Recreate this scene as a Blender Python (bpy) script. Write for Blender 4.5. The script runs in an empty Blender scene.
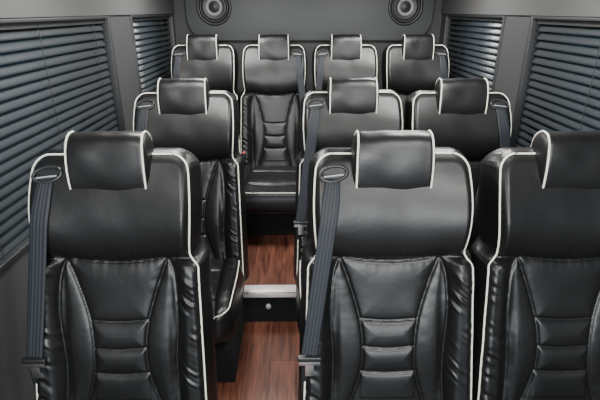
import bpy, math, numpy as np
from mathutils import Vector, noise, Matrix

# ---------------------------------------------------------------- materials
def nt(name):
    m = bpy.data.materials.new(name); m.use_nodes = True
    t = m.node_tree; b = t.nodes['Principled BSDF']
    return m, t, b
def simple(name, col, rough=.5, metal=0, spec=.5, bump=None, var=0.0):
    m, t, b = nt(name)
    b.inputs['Base Color'].default_value = (*col, 1)
    b.inputs['Roughness'].default_value = rough
    b.inputs['Metallic'].default_value = metal
    b.inputs['Specular IOR Level'].default_value = spec
    tc = t.nodes.new('ShaderNodeTexCoord')
    if bump:
        n = t.nodes.new('ShaderNodeTexNoise'); n.inputs['Scale'].default_value = bump[0]
        n.inputs['Detail'].default_value = 4
        bp = t.nodes.new('ShaderNodeBump'); bp.inputs['Strength'].default_value = bump[1]
        bp.inputs['Distance'].default_value = bump[2]
        t.links.new(tc.outputs['Object'], n.inputs['Vector'])
        t.links.new(n.outputs['Fac'], bp.inputs['Height'])
        t.links.new(bp.outputs['Normal'], b.inputs['Normal'])
    if var:
        n2 = t.nodes.new('ShaderNodeTexNoise'); n2.inputs['Scale'].default_value = 3 if not bump else bump[0]*.5
        mx = t.nodes.new('ShaderNodeMix'); mx.data_type = 'RGBA'
        mx.inputs[6].default_value = (*[c*(1-var) for c in col], 1)
        mx.inputs[7].default_value = (*[min(1, c*(1+var)) for c in col], 1)
        t.links.new(tc.outputs['Object'], n2.inputs['Vector'])
        t.links.new(n2.outputs['Fac'], mx.inputs[0])
        t.links.new(mx.outputs[2], b.inputs['Base Color'])
    return m

def leather():
    m, t, b = nt('black_leather')
    b.inputs['Base Color'].default_value = (.0048, .0049, .0051, 1)
    b.inputs['Roughness'].default_value = .38
    b.inputs['Specular IOR Level'].default_value = .42
    tc = t.nodes.new('ShaderNodeTexCoord')
    v = t.nodes.new('ShaderNodeTexVoronoi'); v.inputs['Scale'].default_value = 350
    n = t.nodes.new('ShaderNodeTexNoise'); n.inputs['Scale'].default_value = 18; n.inputs['Detail'].default_value = 3
    n.inputs['Distortion'].default_value = .8
    b1 = t.nodes.new('ShaderNodeBump'); b1.inputs['Strength'].default_value = .25; b1.inputs['Distance'].default_value = .0006
    b2 = t.nodes.new('ShaderNodeBump'); b2.inputs['Strength'].default_value = .2; b2.inputs['Distance'].default_value = .003
    for x in (v, n): t.links.new(tc.outputs['Object'], x.inputs['Vector'])
    t.links.new(v.outputs['Distance'], b1.inputs['Height'])
    t.links.new(n.outputs['Fac'], b2.inputs['Height'])
    t.links.new(b2.outputs['Normal'], b1.inputs['Normal'])
    t.links.new(b1.outputs['Normal'], b.inputs['Normal'])
    return m

def wood():
    m, t, b = nt('cherry_wood_floor')
    tc = t.nodes.new('ShaderNodeTexCoord')
    mp = t.nodes.new('ShaderNodeMapping'); mp.inputs['Scale'].default_value = (28, 2.2, 10)
    n = t.nodes.new('ShaderNodeTexNoise'); n.inputs['Scale'].default_value = 1.6; n.inputs['Detail'].default_value = 8
    n.inputs['Distortion'].default_value = 1.2
    cr = t.nodes.new('ShaderNodeValToRGB')
    cr.color_ramp.elements[0].position = .30; cr.color_ramp.elements[0].color = (.045, .014, .008, 1)
    cr.color_ramp.elements[1].position = .72; cr.color_ramp.elements[1].color = (.21, .078, .048, 1)
    mp2 = t.nodes.new('ShaderNodeMapping'); mp2.inputs['Rotation'].default_value = (0, 0, math.pi/2)
    br = t.nodes.new('ShaderNodeTexBrick'); br.inputs['Scale'].default_value = 1
    br.inputs['Brick Width'].default_value = .9; br.inputs['Row Height'].default_value = .125
    br.inputs['Mortar Size'].default_value = .0015
    br.inputs['Color1'].default_value = (1, 1, 1, 1); br.inputs['Color2'].default_value = (.7, .7, .7, 1)
    br.inputs['Mortar'].default_value = (.3, .3, .3, 1)
    mx = t.nodes.new('ShaderNodeMix'); mx.data_type = 'RGBA'; mx.blend_type = 'MULTIPLY'; mx.inputs[0].default_value = 1
    t.links.new(tc.outputs['Object'], mp.inputs['Vector']); t.links.new(mp.outputs[0], n.inputs['Vector'])
    t.links.new(tc.outputs['Object'], mp2.inputs['Vector']); t.links.new(mp2.outputs[0], br.inputs['Vector'])
    t.links.new(n.outputs['Fac'], cr.inputs[0]); t.links.new(cr.outputs[0], mx.inputs[6]); t.links.new(br.outputs['Color'], mx.inputs[7])
    t.links.new(mx.outputs[2], b.inputs['Base Color'])
    b.inputs['Roughness'].default_value = .33
    return m

def webbing():
    m, t, b = nt('belt_webbing')
    uv = t.nodes.new('ShaderNodeUVMap')
    w = t.nodes.new('ShaderNodeTexWave'); w.bands_direction = 'X'; w.inputs['Scale'].default_value = 1.6
    cr = t.nodes.new('ShaderNodeValToRGB')
    cr.color_ramp.elements[0].color = (.008, .010, .012, 1); cr.color_ramp.elements[1].color = (.021, .025, .032, 1)
    t.links.new(uv.outputs[0], w.inputs['Vector']); t.links.new(w.outputs['Fac'], cr.inputs[0])
    t.links.new(cr.outputs[0], b.inputs['Base Color'])
    bp = t.nodes.new('ShaderNodeBump'); bp.inputs['Distance'].default_value = .001; bp.inputs['Strength'].default_value = .5
    t.links.new(w.outputs['Fac'], bp.inputs['Height']); t.links.new(bp.outputs[0], b.inputs['Normal'])
    b.inputs['Roughness'].default_value = .6
    b.inputs['Specular IOR Level'].default_value = .3
    return m

M_LEA = leather(); M_WOOD = wood(); M_WEB = webbing()
M_PIPE = simple('cream_piping', (.70, .70, .60), .5)
M_PLAST = simple('black_plastic', (.012, .013, .014), .38)
M_STEEL = simple('buckle_steel', (.6, .6, .61), .3, metal=1)
M_CARP = simple('black_carpet', (.010, .010, .011), .95, spec=.2, bump=(300, .8, .004), var=.5)
M_WALL = simple('grey_vinyl_wall', (.036, .037, .038), .6, bump=(180, .3, .001))
M_CEIL = simple('grey_headliner', (.078, .078, .077), .85, bump=(250, .3, .001))
M_PANEL = simple('rear_panel_vinyl', (.052, .056, .057), .55, bump=(150, .3, .001))
M_TRIM = simple('dark_trim', (.020, .021, .022), .45)
M_SLAT = simple('blind_slat_paint', (.030, .037, .043), .36)
M_ALU = simple('brushed_aluminium', (.88, .87, .84), .38, metal=.7, bump=(90, .2, .001))
M_RED = simple('red_button', (.6, .03, .02), .4)
M_GREY = simple('speaker_ring_grey', (.28, .28, .28), .4)
M_CONE = simple('speaker_cone', (.02, .02, .022), .5)
m, t, b = nt('tinted_glass'); b.inputs['Base Color'].default_value = (.10, .22, .28, 1)
b.inputs['Roughness'].default_value = .05; b.inputs['Transmission Weight'].default_value = 1; b.inputs['IOR'].default_value = 1.1
M_GLASS = m
m, t, b = nt('lamp_lens'); b.inputs['Emission Color'].default_value = (1, .97, .92, 1); b.inputs['Emission Strength'].default_value = 3
M_LENS = m

# ---------------------------------------------------------------- helpers
COL = bpy.context.scene.collection
def make_mesh(name, verts, faces, mat, smooth=True):
    me = bpy.data.meshes.new(name)
    me.from_pydata([tuple(map(float, v)) for v in verts], [], [tuple(int(i) for i in f) for f in faces])
    me.update()
    mats = mat if isinstance(mat, (list, tuple)) else [mat]
    for mm in mats: me.materials.append(mm)
    if smooth: me.polygons.foreach_set('use_smooth', [True]*len(me.polygons))
    return me
def obj(name, me, parent=None, loc=(0, 0, 0)):
    o = bpy.data.objects.new(name, me); COL.objects.link(o); o.location = loc
    if parent: o.parent = parent
    return o
def boxes(lst):
    V = []; F = []
    for (x0, x1, y0, y1, z0, z1) in lst:
        n = len(V)
        V += [(x0,y0,z0),(x1,y0,z0),(x1,y1,z0),(x0,y1,z0),(x0,y0,z1),(x1,y0,z1),(x1,y1,z1),(x0,y1,z1)]
        F += [tuple(n+i for i in f) for f in ((0,3,2,1),(4,5,6,7),(0,1,5,4),(1,2,6,5),(2,3,7,6),(3,0,4,7))]
    return V, F
def box_obj(name, lst, mat, parent=None, bevel=0):
    V, F = boxes(lst); o = obj(name, make_mesh(name, V, F, mat, False), parent)
    if bevel:
        md = o.modifiers.new('bevel', 'BEVEL'); md.width = bevel; md.segments = 3
        md.limit_method = 'ANGLE'
        o.data.polygons.foreach_set('use_smooth', [True]*len(o.data.polygons))
    return o
def tube(pts, r, seg=8, closed=False):
    P = [Vector(p) for p in pts]; n = len(P); V = []; F = []
    up = None
    for i, p in enumerate(P):
        a = P[(i-1) % n] if (closed or i > 0) else P[i]; c = P[(i+1) % n] if (closed or i < n-1) else P[i]
        t = (c-a).normalized()
        if up is None:
            up = t.orthogonal().normalized()
        up = (up - t*up.dot(t)).normalized(); s = t.cross(up)
        for k in range(seg):
            an = 2*math.pi*k/seg
            V.append(p + (up*math.cos(an)+s*math.sin(an))*r)
    m = n if closed else n-1
    for i in range(m):
        for k in range(seg):
            j = (i+1) % n
            F.append((i*seg+k, i*seg+(k+1) % seg, j*seg+(k+1) % seg, j*seg+k))
    return V, F
def sst(a, b, x):
    t = np.clip((x-a)/(b-a), 0, 1); return t*t*(3-2*t)
def seg_dist(X, Y, polys):
    d = np.full(X.shape, 9.0)
    for poly in polys:
        for (ax, ay), (bx, by) in zip(poly[:-1], poly[1:]):
            dx, dy = bx-ax, by-ay; L = dx*dx+dy*dy+1e-12
            t = np.clip(((X-ax)*dx+(Y-ay)*dy)/L, 0, 1)
            d = np.minimum(d, np.hypot(X-ax-t*dx, Y-ay-t*dy))
    return d
def smooth_poly(pts, n=10):
    P = [pts[0]]+list(pts)+[pts[-1]]; out = []
    for i in range(1, len(P)-2):
        for k in range(n):
            t = k/n
            out.append(tuple(.5*((2*P[i][j])+(-P[i-1][j]+P[i+1][j])*t+(2*P[i-1][j]-5*P[i][j]+4*P[i+1][j]-P[i+2][j])*t*t+(-P[i-1][j]+3*P[i][j]-3*P[i+1][j]+P[i+2][j])*t**3) for j in range(2)))
    out.append(tuple(pts[-1])); return out

class Slab:
    def __init__(s, vs, wfun, nx, relief, R, T, mapf, bulge=0):
        s.vs = np.array(vs); s.w = np.array([wfun(v) for v in vs]); s.nx = nx
        s.relief = relief; s.R = R; s.T = T; s.mapf = mapf; s.bulge = bulge
        nv = len(vs)
        left = [(-s.w[i], s.vs[i]) for i in range(nv)]
        right = [(s.w[i], s.vs[i]) for i in range(nv)]
        st = max(1, nv//90)
        l2 = left[::st]+[left[-1]]; r2 = right[::st]+[right[-1]]
        s.outline = [l2, r2, [left[-1], right[-1]], [left[0], right[0]]]
    def depth(s, X, V):
        e = seg_dist(X, V, s.outline)
        q = 1-np.clip(e/s.R, 0, 1)
        return s.relief(X, V)*(1-q*q*.6) - s.R*(1-np.sqrt(np.clip(1-q*q, 0, 1)))
    def build(s, name, mat):
        nv = len(s.vs); nx = s.nx
        u = np.linspace(-1, 1, nx)
        X = s.w[:, None]*u[None, :]; V = np.repeat(s.vs[:, None], nx, 1)
        D = s.depth(X, V)
        verts = [s.mapf(x, v, d) for x, v, d in zip(X.ravel(), V.ravel(), D.ravel())]
        F = []
        for i in range(nv-1):
            for j in range(nx-1):
                F.append((i*nx+j, i*nx+j+1, (i+1)*nx+j+1, (i+1)*nx+j))
        ring = [(0, j) for j in range(nx)]+[(i, nx-1) for i in range(1, nv)]+[(nv-1, j) for j in range(nx-2, -1, -1)]+[(i, 0) for i in range(nv-2, 0, -1)]
        rp = np.array([(X[i, j], V[i, j]) for i, j in ring]); rd = np.array([D[i, j] for i, j in ring])
        tn = np.roll(rp, -1, 0)-np.roll(rp, 1, 0); nr = np.stack([tn[:, 1], -tn[:, 0]], 1)
        nr /= np.linalg.norm(nr, axis=1)[:, None]+1e-9
        prev = [i*nx+j for i, j in ring]; m = len(ring)
        K = 8
        for k in range(1, K+2):
            q = min(k/K, 1)
            off = s.bulge*math.sin(math.pi*q)
            if k == K: off = -.006
            if k == K+1: off = -.02
            dd = rd*(1-q)+(-s.T)*q - (.004 if k == K+1 else 0)
            base = len(verts)
            for a in range(m):
                x, v = rp[a]+nr[a]*off
                verts.append(s.mapf(x, v, dd[a]))
            cur = list(range(base, base+m))
            for a in range(m):
                b2 = (a+1) % m
                F.append((prev[b2], prev[a], cur[a], cur[b2]))
            prev = cur
        F.append(tuple(prev[::-1]))
        return make_mesh(name, verts, F, mat)

# ---------------------------------------------------------------- seat back
ZT = .985
def w_back(z):
    w = .270+.018*(1-min(max((z-.05)/.6, 0), 1))
    t = min(max((z-.632)/.05, 0), 1); t = t*t*(3-2*t)
    w = w*(1-t)+t*(.242+.011*math.sin(math.pi*min(max((z-.68)/.3, 0), 1)))
    rc = .055
    if z > ZT-rc:
        q = min((z-(ZT-rc))/rc, 1); w -= rc*(1-math.sqrt(max(0, 1-q*q)))
    return w
def mirror(p): return [(-x, y) for x, y in p]
wing_seam = smooth_poly([(-.28, .650), (-.19, .662), (-.10, .650), (0, .643), (.10, .650), (.19, .662), (.28, .650)], 6)
bolster = smooth_poly([(.160, .656), (.182, .60), (.190, .48), (.180, .33), (.185, .2), (.195, .05)], 5)
hour = smooth_poly([(.158, .652), (.132, .585), (.104, .50), (.090, .44), (.084, .37), (.088, .30), (.108, .22), (.15, .10)], 5)
def rib(z, w): return smooth_poly([(-w, z), (-w*.5, z-.004), (0, z-.006), (w*.5, z-.004), (w, z)], 3)
ribs = [rib(.462, .094), rib(.375, .084), rib(.290, .089)]
hard = [wing_seam, bolster, mirror(bolster), hour, mirror(hour)]+ribs
def NZ(X, Z, fx, fz, o):
    return np.array([noise.noise(Vector((x*fx, z*fz, o))) for x, z in zip(X.ravel(), Z.ravel())]).reshape(X.shape)
def relief_back(X, Z):
    a = np.abs(X)
    zc = np.clip((Z-.655)/(.330), 0, 1)
    wing = .054*np.sin(np.pi*zc**.8)*(.75+.35*(a/.24)**2)
    m = sst(.645, .665, Z)
    low = .036*sst(.165, .225, a)-.004 + .016*np.exp(-((Z-.36)/.13)**2)*(1-sst(.15, .19, a))
    r = wing*m+low*(1-m)
    d = seg_dist(X, Z, hard)
    r += .0085*(1-np.exp(-d/.018)) - .0062*np.exp(-(d/.0040)**2)
    ribm = (a < .09)*(Z > .2)*(Z < .46)
    r += ribm*.003*(1-np.exp(-d/.012))
    bm = sst(.180, .205, a)*(1-m)
    wr = NZ(X, Z+.03*np.sin(X*30), 9, 66, .3); wr2 = NZ(X, Z, 11, 11, 1.3)
    r += wr*.0076*bm*sst(-.45, .2, wr2) + wr2*.0016
    # soft puckers of the side pads and along the wing seam
    pm = sst(.09, .11, a)*(1-sst(.175, .19, a))*(1-m)
    r += NZ(X, Z, 26, 40, 8.1)*.0022*pm*np.exp(-d/.02)
    r += NZ(X, Z, 60, 9, 4.3)*.0024*np.exp(-np.abs(Z-.66)/.022)
    return r
def yc(z): return .045-(ZT-z)*.27
def mapb(x, v, d):
    dz = max(0, -(d+.02))*.42*float(sst(.86, .985, v))
    return (x, yc(v)-d, v-dz)
vs = list(np.linspace(.04, .90, 245))
vs += [.90+(ZT-.0001-.90)*math.sin(math.pi/2*k/26) for k in range(1, 27)]
BACK = Slab(vs, w_back, 151, relief_back, .032, .120, mapb, bulge=.009)
ME_BACK = BACK.build('seat_back', M_LEA)
def back_y(x, z):
    return yc(z)-float(BACK.depth(np.array([[x]]), np.array([[z]]))[0, 0])
def pipe_line(slab, vals):
    L = []
    for v, w in vals: L.append((-w, v))
    pts = L + [(-L[-1][0]*u, L[-1][1]) for u in np.linspace(-.9, .9, 25)] + [(-x, v) for x, v in L[::-1]]
    P = np.array(pts); tn = np.gradient(P, axis=0); nr = np.stack([-tn[:, 1], tn[:, 0]], 1)
    nr /= np.linalg.norm(nr, axis=1)[:, None]+1e-9
    Q = P - nr*slab.R*.30
    D = slab.depth(Q[:, 0][None], Q[:, 1][None])[0]
    k = np.ones(5)/5; D2 = np.convolve(np.pad(D, 2, 'edge'), k, 'valid')
    return [slab.mapf(x, v, d+.0018) for (x, v), d in zip(Q, D2)]
pv = [v for v in vs if v > .07][::3]+[vs[-2]]
pts = pipe_line(BACK, [(v, w_back(v)) for v in pv])
PR = .0032
V, F = tube(pts, PR, 8); ME_BPIPE = make_mesh('back_piping', V, F, M_PIPE)

# ---------------------------------------------------------------- cushion
def w_cush(v):
    L = .53; rc = .07
    w = .265+.010*math.sin(math.pi*v/L)
    if v > L-rc:
        q = min((v-(L-rc))/rc, 1); w -= rc*(1-math.sqrt(max(0, 1-q*q)))
    return w
cb = smooth_poly([(.175, 0), (.178, .2), (.185, .38), (.20, .53)], 5)
cseams = [cb, mirror(cb), [(-.18, .16), (.18, .16)], smooth_poly([(-.185, .40), (0, .415), (.185, .40)], 5)]
def relief_c(X, Vv):
    a = np.abs(X)
    r = .022*sst(.16, .215, a) - .030*sst(.36, .53, Vv)
    d = seg_dist(X, Vv, cseams)
    r += .012*(1-np.exp(-d/.025))-.007*np.exp(-(d/.005)**2)
    return r+NZ(X, Vv, 12, 30, 5.3)*.003
mapc = lambda x, v, d: (x, -.12-v, .155+d)
cvs = list(np.linspace(0, .45, 80))+[.45+.0799*math.sin(math.pi/2*k/18) for k in range(1, 19)]
CUSH = Slab(cvs, w_cush, 90, relief_c, .035, .15, mapc, bulge=.010)
ME_CUSH = CUSH.build('seat_cushion', M_LEA)
pts = pipe_line(CUSH, [(v, w_cush(v)) for v in cvs[::3]+[cvs[-2]]])
V, F = tube(pts, PR, 8); ME_CPIPE = make_mesh('cushion_piping', V, F, M_PIPE)

# ---------------------------------------------------------------- headrest
HZ, HY, HH = .941, .038, .103
def hr_prof(t, sc=1.0):
    n = 3.8; c, s_ = math.cos(t), math.sin(t)
    y = math.copysign(abs(c)**(2/n), c)*.050*sc; z = math.copysign(abs(s_)**(2/n), s_)*HH*sc
    y -= .009*(1-(z/HH)**2)*(1 if y < 0 else 0)
    if z > 0 and y > 0: z -= .022*(y/.050)*(z/HH)
    y += .12*z if z > 0 else .06*z
    return y, z
def headrest():
    V = []; F = []; NT = 72; st = []
    hw = .110
    st += [(-hw-.015, .0), (-hw-.0142, .35), (-hw-.0125, .62), (-hw-.009, .82), (-hw-.0055, .93), (-hw-.001, .985)]
    for k in range(25):
        u = -1+2*k/24; st.append((u*hw, 1.0+.015*(1-u*u)))
    st += [(-x, s) for x, s in st[:6][::-1]]
    for x, sc in st:
        for j in range(NT):
            t = 2*math.pi*j/NT; y, z = hr_prof(t, max(sc, .001))
            nz = noise.noise(Vector((x*14, y*14, z*14)))*.003*(1 if sc > .8 else .4)
            k = 1+.025*(1-((z+.01)/.1)**2)
            V.append((x*k, HY+y-nz, HZ+z+nz))
    for i in range(len(st)-1):
        for j in range(NT):
            k = (j+1) % NT
            F.append((i*NT+j, (i+1)*NT+j, (i+1)*NT+k, i*NT+k))
    me = make_mesh('headrest', V, F, M_LEA)
    V2 = []; F2 = []
    for sx in (-1, 1):
        pts = []
        for j in range(72):
            y, z = hr_prof(2*math.pi*j/72, 1.003)
            pts.append((sx*(hw+.0015)*(1+.025*(1-((z+.01)/.1)**2)), HY+y, HZ+z))
        v, f = tube(pts, PR, 8, True); n = len(V2); V2 += v; F2 += [tuple(i+n for i in q) for q in f]
    return me, make_mesh('headrest_piping', V2, F2, M_PIPE)
ME_HR, ME_HRP = headrest()

def bevel_box_mesh(name, lst, mat, bw=.006):
    V, F = boxes(lst); me = make_mesh(name, V, F, mat, False)
    import bmesh
    bm = bmesh.new(); bm.from_mesh(me)
    bmesh.ops.bevel(bm, geom=bm.edges[:], offset=bw, segments=3, affect='EDGES', profile=.5)
    bm.to_mesh(me); bm.free()
    me.polygons.foreach_set('use_smooth', [True]*len(me.polygons)); return me

# ---------------------------------------------------------------- belt parts
def belt_meshes(sd):
    x0, z0, x1, z1 = sd*.184, .918, sd*.258, .375
    n = 46; ctr = []
    for i in range(n):
        t = i/(n-1); x = x0+(x1-x0)*t; z = z0+(z1-z0)*t
        ax = abs(x)
        ys = min(back_y(sd*q, z) for q in (max(.15, ax-.028), min(ax, .235), min(.24, ax+.02)))
        ctr.append([x, ys-.006, z])
    Y0 = np.array([c[1] for c in ctr]); Y = Y0.copy()
    for _ in range(400):
        Y[1:-1] = np.minimum(Y0[1:-1], (Y[:-2]+Y[2:])/2)
    Y[0] += .012
    V = []; F = []; UV = []
    hw = .0262; nc = 7
    for i in range(n):
        x, _, z = ctr[i]
        dx, dz = (x1-x0), (z1-z0); L = math.hypot(dx, dz); px, pz = -dz/L, dx/L
        ww = hw*(.80+.20*min(1, i/6))
        for layer in (0, 1):
            for j in range(nc):
                q = -1+2*j/(nc-1)
                V.append((x+px*q*ww, Y[i]+.0025*layer + .0015*math.cos(q*9+i*.05), z+pz*q*ww)); UV.append((j/(nc-1), i/(n-1)*12))
    def id(i, l, j): return i*2*nc+l*nc+j
    for i in range(n-1):
        for j in range(nc-1):
            F.append((id(i,0,j), id(i,0,j+1), id(i+1,0,j+1), id(i+1,0,j)))
            F.append((id(i,1,j), id(i+1,1,j), id(i+1,1,j+1), id(i,1,j+1)))
        F.append((id(i,0,0), id(i+1,0,0), id(i+1,1,0), id(i,1,0)))
        F.append((id(i,0,nc-1), id(i,1,nc-1), id(i+1,1,nc-1), id(i+1,0,nc-1)))
    strap = make_mesh('belt_strap', V, F, M_WEB)
    uvl = strap.uv_layers.new(name='UVMap')
    for lp in strap.loops: uvl.data[lp.index].uv = UV[lp.vertex_index]
    yb = Y[-1]
    V, F = boxes([(x1-.024, x1+.024, yb-.004, yb-.001, z1-.20, z1-.035)])
    lap = make_mesh('belt_lap_strap', V, F, M_WEB, False)
    tong = bevel_box_mesh('belt_tongue', [(x1-.038, x1+.038, yb-.014, yb+.006, z1-.020, z1-.002)], M_PLAST, .004)
    blade = bevel_box_mesh('belt_tongue_blade', [(x1-.034, x1+.034, yb-.013, yb-.007, z1-.032, z1-.018), (x1-.014, x1+.014, yb-.013, yb-.007, z1-.075, z1-.030)], M_STEEL, .001)
    gx, gz = sd*.184, .925
    pts = []
    for k in range(40):
        an = 2*math.pi*k/40; ex = .042*math.cos(an); ez = .020*math.sin(an)
        rot = -sd*.12; rx = ex*math.cos(rot)-ez*math.sin(rot); rz = ex*math.sin(rot)+ez*math.cos(rot)
        pts.append((gx+rx, back_y(gx+rx, gz+rz)-.003, gz+rz))
    V, F = tube(pts, .0055, 10, True)
    c = len(V); V.append((gx, back_y(gx, gz)-.001, gz))
    r0 = len(V); V += [(p[0], p[1]+.001, p[2]) for p in pts]
    F += [(c, r0+k, r0+(k+1) % 40) for k in range(40)]
    guide = make_mesh('belt_guide', V, F, M_PLAST)
    pts = [(gx-sd*.030+sd*.060*q, back_y(gx-sd*.030+sd*.060*q, gz-.004)-.006, gz-.002-.006*q) for q in np.linspace(0, 1, 9)]
    V, F = tube(pts, .003, 8)
    bar = make_mesh('belt_guide_bar', V, F, M_GREY)
    return strap, lap, tong, blade, guide, bar
BELT = {-1: belt_meshes(-1), 1: belt_meshes(1)}

def seat(X, Y, top, base_z, belt, sx=1.0, yaw=0, bz=-.12):
    e = bpy.data.objects.new('passenger_seat', None); COL.objects.link(e)
    e.empty_display_size = .1
    z = top-1.05
    e.location = (X, Y, z); e.scale = (sx, 1, 1); e.rotation_euler = (0, 0, yaw)
    obj('backrest', ME_BACK, e); obj('backrest_piping', ME_BPIPE, e)
    obj('cushion', ME_CUSH, e); obj('cushion_piping', ME_CPIPE, e)
    obj('headrest', ME_HR, e); obj('headrest_piping', ME_HRP, e)
    for me in BELT[belt]: obj(me.name, me, e)
    bx = -belt*.245
    obj('belt_buckle', bevel_box_mesh('belt_buckle', [(bx-.014, bx+.014, -.235, -.21, .20+bz, .275+bz)], M_PLAST), e)
    obj('buckle_button', bevel_box_mesh('buckle_button', [(bx-.010, bx+.010, -.233, -.215, .268+bz, .282+bz)], M_RED, .003), e)
    obj('seat_pan', bevel_box_mesh('seat_pan', [(-.235, .235, -.60, -.02, -.03, .03)], M_PLAST, .01), e)
    if base_z-z < -.035:
        obj('pedestal', bevel_box_mesh('pedestal', [(-.20, .20, -.54, -.05, base_z-z+.001, -.025)], M_CARP, .006), e)
    obj('recline_lever', bevel_box_mesh('recline_lever', [(-.278, -.264, -.32, -.20, .03, .05)], M_PLAST, .004), e)
    return e

UP = .188
R1, R2, R3 = 1.33, 2.265, 3.34
seat(-.568, R1, 1.265, 0, -1)
seat(.300, R1, 1.265, 0, -1)
seat(.872, R1, 1.263, 0, 1)
seat(-.548, R2, 1.298, UP, -1)
seat(.284, R2, 1.30, UP, -1)
seat(.822, R2, 1.296, UP, 1)
for X, s, bz in ((-.64, -1, -.12), (-.146, 1, 0), (.354, -1, -.12), (.856, 1, -.12)):
    seat(X, R3, 1.45, UP, s, .89, bz=bz)

# ---------------------------------------------------------------- room
XL, XR = -.97, 1.185
YF, YB = -1.3, 3.98
ZC = 1.92
box_obj('floor', [(XL-.08, XR+.08, YF, YB+.08, -.05, 0)], M_WOOD)
box_obj('raised_floor', [(XL, XR, 2.12, YB, 0, UP)], M_WOOD)
box_obj('carpeted_riser', [(-.285, .05, 2.108, 2.12, 0, UP-.0005), (XL, -.285, 1.66, 2.12, 0, UP), (.05, XR, 1.66, 2.12, 0, UP)], M_CARP)
box_obj('step_nosing', [(-.283, .048, 2.094, 2.180, UP, UP+.006), (-.283, .048, 2.094, 2.1078, UP-.020, UP+.006)], M_ALU, bevel=.002)
V = []; F = []
for r, y in ((.0, 2.092), (.010, 2.092), (.014, 2.096), (.015, 2.108)):
    for k in range(24): V.append((-.15+r*math.cos(k*math.pi/12), y, .105+r*math.sin(k*math.pi/12)))
for i in range(3):
    for k in range(24): F.append((i*24+k, i*24+(k+1) % 24, (i+1)*24+(k+1) % 24, (i+1)*24+k))
obj('step_lamp', make_mesh('step_lamp', V, F, M_GREY))
box_obj('ceiling', [(XL-.08, XR+.08, YF, YB+.08, ZC, ZC+.05)], M_CEIL)

def wall(name, xin, xout, wins, z0w, z1w):
    a, b = min(xin, xout), max(xin, xout)
    L = [(a, b, YF, YB+.08, 0, z0w)]
    y = YF
    for (y0, y1) in wins:
        L.append((a, b, y, y0, z0w, z1w)); y = y1
    L.append((a, b, y, YB+.08, z0w, z1w))
    box_obj(name, L, M_WALL)
    sd = 1 if xout > xin else -1
    aa, bb = sorted((xin-sd*.012, xout))
    box_obj('trim_'+name[5:], [(aa, bb, YF, YB, z1w+.0, ZC)], M_CEIL, bevel=.004)
Z0, Z1 = .82, 1.575
wl = [(-.9, 2.56), (2.93, 3.90)]; wr = [(-.9, 2.44), (2.78, 3.84)]
wall('wall_left', XL, XL-.08, wl, Z0, Z1)
wall('wall_right', XR, XR+.08, wr, Z0, Z1)
wn = 0
for xin, sd, wins in ((XL, -1, wl), (XR, 1, wr)):
    for (y0, y1) in wins:
        wn += 1
        e = bpy.data.objects.new('window_%d' % wn, None); COL.objects.link(e)
        a, b = sorted((xin+sd*.066, xin+sd*.072))
        box_obj('glass', [(a, b, y0, y1, Z0, Z1)], M_GLASS, e)
        a, b = sorted((xin-sd*.010, xin+sd*.06)); f = .022
        box_obj('frame', [(a, b, y0-f*.6, y0+f*.4, Z0-f*.6, Z1-.001), (a, b, y1-f*.4, y1+f*.6, Z0-f*.6, Z1-.001), (a, b, y0+f*.4, y1-f*.4, Z0-f*.6, Z0+f*.4), (a, b, y0+f*.4, y1-f*.4, Z1-f*.7, Z1-.001)], M_TRIM, e, bevel=.003)
        e2 = bpy.data.objects.new('venetian_blind', None); COL.objects.link(e2)
        V = []; F = []; pitch = .0375; n = int((Z1-Z0-.05)/pitch); ncs = 7
        xc = xin+sd*.028
        for i in range(n+1):
            zc = Z0+.028+i*pitch
            an = math.radians(56)
            for (yy) in (y0+.015, y1-.015):
                for k in range(ncs):
                    q = -1+2*k/(ncs-1); hwid = .0215
                    cx = q*hwid*math.cos(an); cz = q*hwid*math.sin(an); cr = .004*(1-q*q)
                    V.append((xc+sd*(cx - cr*math.sin(an)), yy, zc+cz+cr*math.cos(an)))
            b0 = i*2*ncs
            for k in range(ncs-1): F.append((b0+k, b0+k+1, b0+ncs+k+1, b0+ncs+k))
        o = obj('slats', make_mesh('slats', V, F, M_SLAT), e2)
        md = o.modifiers.new('thick', 'SOLIDIFY'); md.thickness = .0012
        Lc = []
        y = y0+.18
        while y < y1-.1:
            Lc.append((xc-.0008-sd*.02, xc+.0008-sd*.02, y-.0015, y+.0015, Z0+.01, Z1-.02)); y += .52
        box_obj('ladder_cords', Lc, M_TRIM, e2)
        a, b = sorted((xc-.018, xc+.018))
        box_obj('head_rail', [(a, b, y0+.012, y1-.012, Z1-.036, Z1-.016)], M_TRIM, e2)

box_obj('wall_rear', [(XL, XR, YB, YB+.08, UP, ZC)], M_WALL)
CX = .12
def poly_panel(name, outline, y0, y1, mat, bev=.012):
    import bmesh
    bm = bmesh.new(); vs_ = [bm.verts.new((x, y0, z)) for x, z in outline]
    f = bm.faces.new(vs_); r = bmesh.ops.extrude_face_region(bm, geom=[f])
    for v in r['geom']:
        if isinstance(v, bmesh.types.BMVert): v.co.y = y1
    bmesh.ops.recalc_face_normals(bm, faces=bm.faces[:])
    me = bpy.data.meshes.new(name); bm.to_mesh(me); bm.free(); me.materials.append(mat)
    o = obj(name, me); md = o.modifiers.new('b', 'BEVEL'); md.width = bev; md.segments = 3
    me.polygons.foreach_set('use_smooth', [True]*len(me.polygons)); return o
hw = .985; ol = []
for sx_, seq in ((1, range(0, 13)), (-1, range(12, -1, -1))):
    for k in seq:
        a = k/12*math.pi/2
        ol.append((CX+sx_*(hw-.17+.17*math.cos(a)), 1.56-.19*math.sin(a)))
ol = [(CX+hw, ZC-.01)]+ol+[(CX-hw, ZC-.01)]
poly_panel('rear_panel', ol, YB-.05, YB-.001, M_PANEL)
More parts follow.
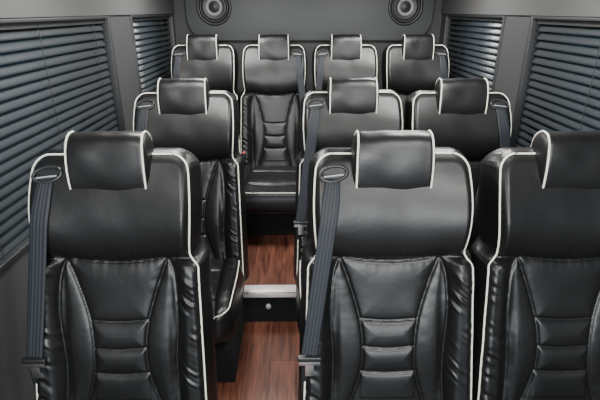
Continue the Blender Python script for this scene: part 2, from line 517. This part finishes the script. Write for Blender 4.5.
def speaker(x, z, y):
    e = bpy.data.objects.new('speaker', None); COL.objects.link(e); e.location = (x, y, z); e.scale = (.92, 1, .92)
    def rev(name, prof, mat, n=48):
        V = []; F = []
        for r, yy in prof:
            for k in range(n): V.append((r*math.cos(2*math.pi*k/n), yy, r*math.sin(2*math.pi*k/n)))
        for i in range(len(prof)-1):
            for k in range(n): F.append((i*n+k, i*n+(k+1) % n, (i+1)*n+(k+1) % n, (i+1)*n+k))
        obj(name, make_mesh(name, V, F, mat), e)
    rev('bezel', [(.150, .0005), (.150, -.008), (.143, -.014), (.132, -.014), (.126, -.006), (.124, -.002)], M_TRIM)
    rev('outer_ring', [(.124, -.002), (.122, -.012), (.114, -.014), (.108, -.010), (.106, -.002)], M_CONE)
    rev('cone', [(.108, -.002), (.10, -.010), (.09, -.008), (.045, -.002)], M_CONE)
    rev('tweeter_ring', [(.072, -.004), (.068, -.012), (.058, -.014), (.050, -.006), (.046, -.002)], M_GREY)
    rev('dome', [(.046, -.002), (.034, -.006), (.016, -.012), (.0005, -.014)], M_CONE)
speaker(CX-.755, 1.625, YB-.0505); speaker(CX+.755, 1.625, YB-.0505)

def dome(x, y, p):
    V = []; F = []; n = 32
    prof = [(.085, 0), (.085, -.012), (.072, -.018), (.05, -.022), (.0005, -.024)]
    for r, zz in prof:
        for k in range(n): V.append((x+r*math.cos(2*math.pi*k/n), y+r*math.sin(2*math.pi*k/n), ZC+zz))
    for i in range(len(prof)-1):
        for k in range(n): F.append((i*n+k, i*n+(k+1) % n, (i+1)*n+(k+1) % n, (i+1)*n+k))
    obj('ceiling_lamp', make_mesh('ceiling_lamp', V, F, M_LENS))
    l = bpy.data.lights.new('dome_light', 'AREA'); l.shape = 'DISK'; l.size = .4; l.energy = p; l.color = (1, .98, .95)
    o = bpy.data.objects.new('dome_light', l); COL.objects.link(o); o.location = (x, y, ZC-.035)
for y, p in ((.35, 20), (1.75, 24), (2.9, 24)):
    for x in (-.45, .65): dome(x, y, p)
l = bpy.data.lights.new('windscreen_daylight', 'AREA'); l.shape = 'RECTANGLE'; l.size = 1.8; l.size_y = .6; l.energy = 92; l.color = (.98, .99, 1)
o = bpy.data.objects.new('windscreen_daylight', l); COL.objects.link(o); o.location = (.1, YF+.12, 1.58); o.rotation_euler = (math.radians(78), 0, 0)

w = bpy.data.worlds.new('world'); bpy.context.scene.world = w; w.use_nodes = True
w.node_tree.nodes['Background'].inputs[0].default_value = (.55, .75, .88, 1); w.node_tree.nodes['Background'].inputs[1].default_value = 1.3

# ---------------------------------------------------------------- camera
cam = bpy.data.cameras.new('camera'); cam.lens = 27.6; cam.sensor_width = 36; cam.clip_start = .02
co = bpy.data.objects.new('camera', cam); COL.objects.link(co)
co.location = (0, 0, 1.6); co.rotation_euler = (math.radians(90-22.4), 0, -math.radians(.6))
bpy.context.scene.camera = co
